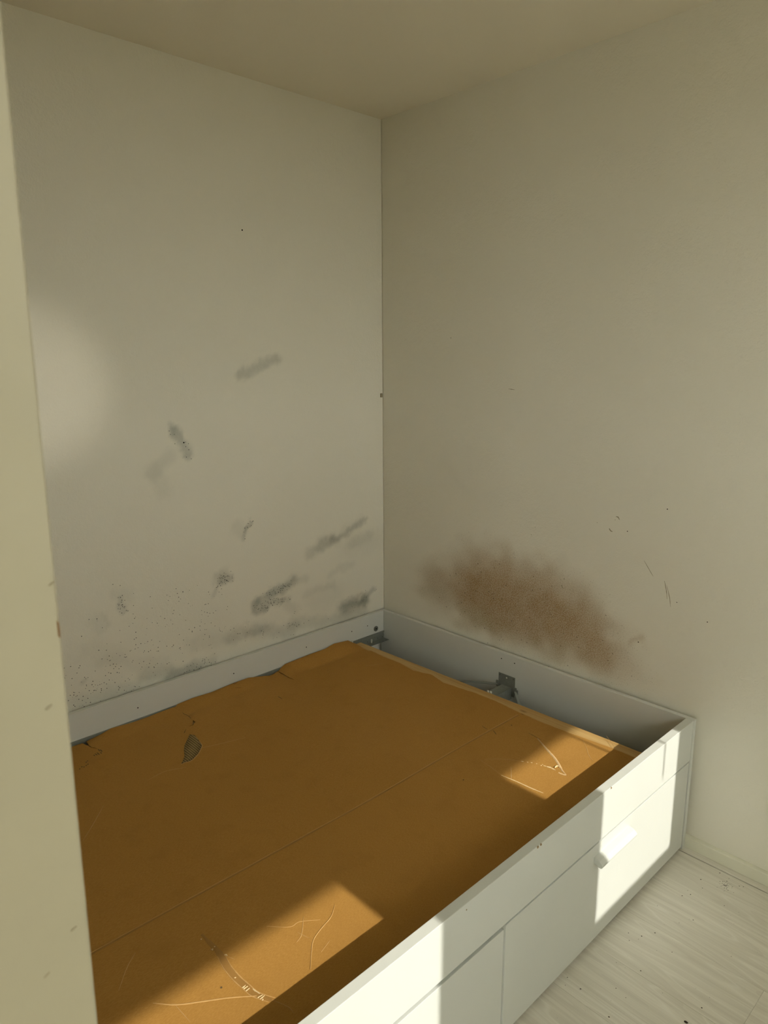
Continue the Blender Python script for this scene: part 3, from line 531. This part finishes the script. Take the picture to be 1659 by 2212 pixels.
def wedge(pts, w):
    pl = catmull(pts, 3); L = []; R = []
    for i, p in enumerate(pl):
        a, b = pl[max(i-1, 0)], pl[min(i+1, len(pl)-1)]; t = b-a; nn = np.array([-t[1], t[0]])/np.linalg.norm(t); k = i/(len(pl)-1)
        ww = w*(.25+.75*math.sin(math.pi*min(max(k, .03), .97)))*(.6+.8*random.random())
        L.append(tuple(p+nn*ww/2)); R.append(tuple(p-nn*ww/2))
    return L + R[::-1]
holes = [wedge(CRACKS[0], .0065), wedge(CRACKS[1], .0035), wedge(CRACKS[4], .003), HOLE]
def pip(P, poly):
    x, y = P[:, 0], P[:, 1]; ins = np.zeros(len(P), bool); n = len(poly)
    for i in range(n):
        (x1, y1), (x2, y2) = poly[i], poly[(i+1) % n]
        if y1 == y2: continue
        c = ((y1 > y) != (y2 > y)) & (x < (x2-x1)*(y-y1)/(y2-y1)+x1); ins ^= c
    return ins
pts2 = []; edges = []
for poly in [outline] + holes:
    o = len(pts2); pts2 += poly; edges += [(o+i, o+(i+1) % len(poly)) for i in range(len(poly))]
gx = np.concatenate([np.arange(XL+.03, -.22, .034)]); gy = np.concatenate([np.arange(YFR+.03, -.14, .034), np.linspace(-.125, -.05, 8)])
GXY = np.array([(x+(np.random.rand()-.5)*.006, y) for x in gx for y in gy]); keep = pip(GXY, outline)
for hpoly in holes: keep &= ~pip(GXY, hpoly)
pts2 += [tuple(p) for p in GXY[keep]]
res = delaunay_2d_cdt([Vector(p) for p in pts2], edges, [], 0, 1e-6)
rv = np.array([v[:] for v in res[0]]); tri = np.array([f for f in res[2] if len(f) == 3]); cen = rv[tri].mean(1)
ok = pip(cen, outline)
for hpoly in holes: ok &= ~pip(cen, hpoly)
tri = tri[ok]; used = np.unique(tri); rm = -np.ones(len(rv), int); rm[used] = np.arange(len(used))
V = [on_card(float(rv[i, 0]), float(rv[i, 1]), 0) for i in used]; F = [tuple(int(rm[j]) for j in f) for f in tri]
F = [f if ((Vector(V[f[1]])-Vector(V[f[0]])).cross(Vector(V[f[2]])-Vector(V[f[0]]))).z > 0 else f[::-1] for f in F]
cb = mesh_obj('cardboard_sheet', V, F, M['card'])
cb.modifiers.new('thickness', 'SOLIDIFY').thickness = .004; cb.modifiers['thickness'].offset = -1
tag(cb, 'large flat brown cardboard sheet with torn back edge lying in the bed', 'cardboard')
R = lambda nm, p, w, h, m, **k: ribbon(nm, p, w, h, M[m], cb, on_card, **k)
R('fold_line', FOLD, .0030, .0010, 'fold', taper=False, jitter=.25); R('fold_line', [(x, y-.0045) for x, y in FOLD], .0045, .0005, 'worn', taper=False)
for i, c in enumerate(CREASES):
    if i != 18: R('crease', c, (.0022, .0012, .0042, .0014, .0012, .0036, .0026, .0020, .0020)[i] if i < 9 else .0016, .0009 if i in (2, 5, 6) else .0005, 'pale' if i in (1, 2) else 'scuff')
R('tape_ridge', TAPE, .0085, .0016, 'tape', jitter=.12); R('tape_ridge', TAPE2, .0060, .0016, 'tape', taper=False); R('tape_ridge', TAPE3, .0062, .0016, 'pale', jitter=.5)
R('paper_flap', FLAP, .0045, .0040, 'pale', jitter=.1)
for d in DASH: R('frayed_fibre', d, .0032, .0012, 'pale')
R('scrape', SCRAPE, .0150, .0004, 'worn', jitter=.2)
off = np.array(SCRAPE); R('crease', [tuple(p) for p in off + np.array((.0075, -.001))][3:], .0026, .0008, 'scuff'); R('crease', [tuple(p) for p in off - np.array((.0075, -.001))][3:], .0020, .0006, 'scuff')
for d in FRAY: R('frayed_fibre', d, .0030, .0014, 'pale', jitter=.5)
for i in (2, 3, 5, 6, 7, 8, 9, 10): R('split', [(x, min(y, -.0460)) for x, y in CRACKS[i]], .0024, .0002, 'flute')  # fine cracks as ribbons: torn fluting, the gap's darkness put into the colour
for d in RIBS: R('fluting_rib', d, .0035, .0004, 'flute')
for x, y in PITS: disc('pit', (x, y, surf(x, y)+.0004), 'z', .0024, .0004, M['flute'], cb, 7)
# the torn patch where the liner is gone and the fluting shows
pc = np.array(PEEL).mean(0); mp = [on_card(x, y, .0006) for x, y in PEEL]
pt = mesh_obj('torn_patch', [on_card(pc[0], pc[1], .0006)] + mp, [(0, i+1, (i+1) % len(mp)+1) for i in range(len(mp))], M['flute'], cb)
px = np.array(PEEL); x = px[:, 0].min()+.004
while x < px[:, 0].max():
    ys = []
    for i in range(len(px)):
        a, c = px[i], px[(i+1) % len(px)]
        if (a[0]-x)*(c[0]-x) < 0: ys.append(a[1]+(c[1]-a[1])*(x-a[0])/(c[0]-a[0]))
    ys.sort()
    for y0, y1 in zip(ys[::2], ys[1::2]):
        if y1-y0 > .006: ribbon('fluting_rib', [(x, y0+.001), (x+.001, (y0+y1)/2), (x, y1-.001)], .0048, .0012, M['ridge'], pt, on_card, taper=True, jitter=.15, n=3, lift=.0007)
    x += .0078
# torn rim of the liner around the patch
ribbon('liner_rim', [tuple(p) for p in px[3:12]], .0035, .0012, M['scuff'], pt, on_card, n=3)

# ------------------------------------------------------------------ dirt on the floor
V = []; F = []
def speck(x, y, r):
    n = 6; o = len(V); h = r*.5; V.append((x, y, h))
    for i in range(n): a = 2*math.pi*i/n; k = r*(.6+.7*random.random()); V.append((x+k*math.cos(a), y+k*math.sin(a), .0002))
    for i in range(n): F.append((o, o+1+i, o+1+(i+1) % n))
for i, (x, y) in enumerate(SPECKS): speck(x, y, (.0020, .0015, .0011)[i % 3])
for i in range(75): speck(SMUDGE[0][0]+random.gauss(0, .013), SMUDGE[0][1]+random.gauss(0, .009), .0004+.0010*random.random())
for i in range(150): speck(random.uniform(-1.05, -.06), random.uniform(-2.0, -1.50), .0003+.0006*random.random()**2)
tag(mesh_obj('dirt_specks', V, F, M['dirt']), 'dark dirt specks scattered over the pale floor', 'dirt', kind='stuff')
bm = bmesh.new(); bmesh.ops.create_icosphere(bm, subdivisions=2, radius=.005)
for v in bm.verts: v.co = Vector((v.co.x*.5, v.co.y*1.0, max(v.co.z*.5, -.0015)))*(.85+.3*random.random())
bmesh.ops.rotate(bm, verts=bm.verts, matrix=Matrix.Rotation(.2, 3, 'Z')); bmesh.ops.translate(bm, verts=bm.verts, vec=(-.654, -1.766, .0019))
tag(bm_obj('crumb', bm, M['dirt'], smooth=True), 'small dark crumb of dirt on the floor at the bottom edge', 'crumb')
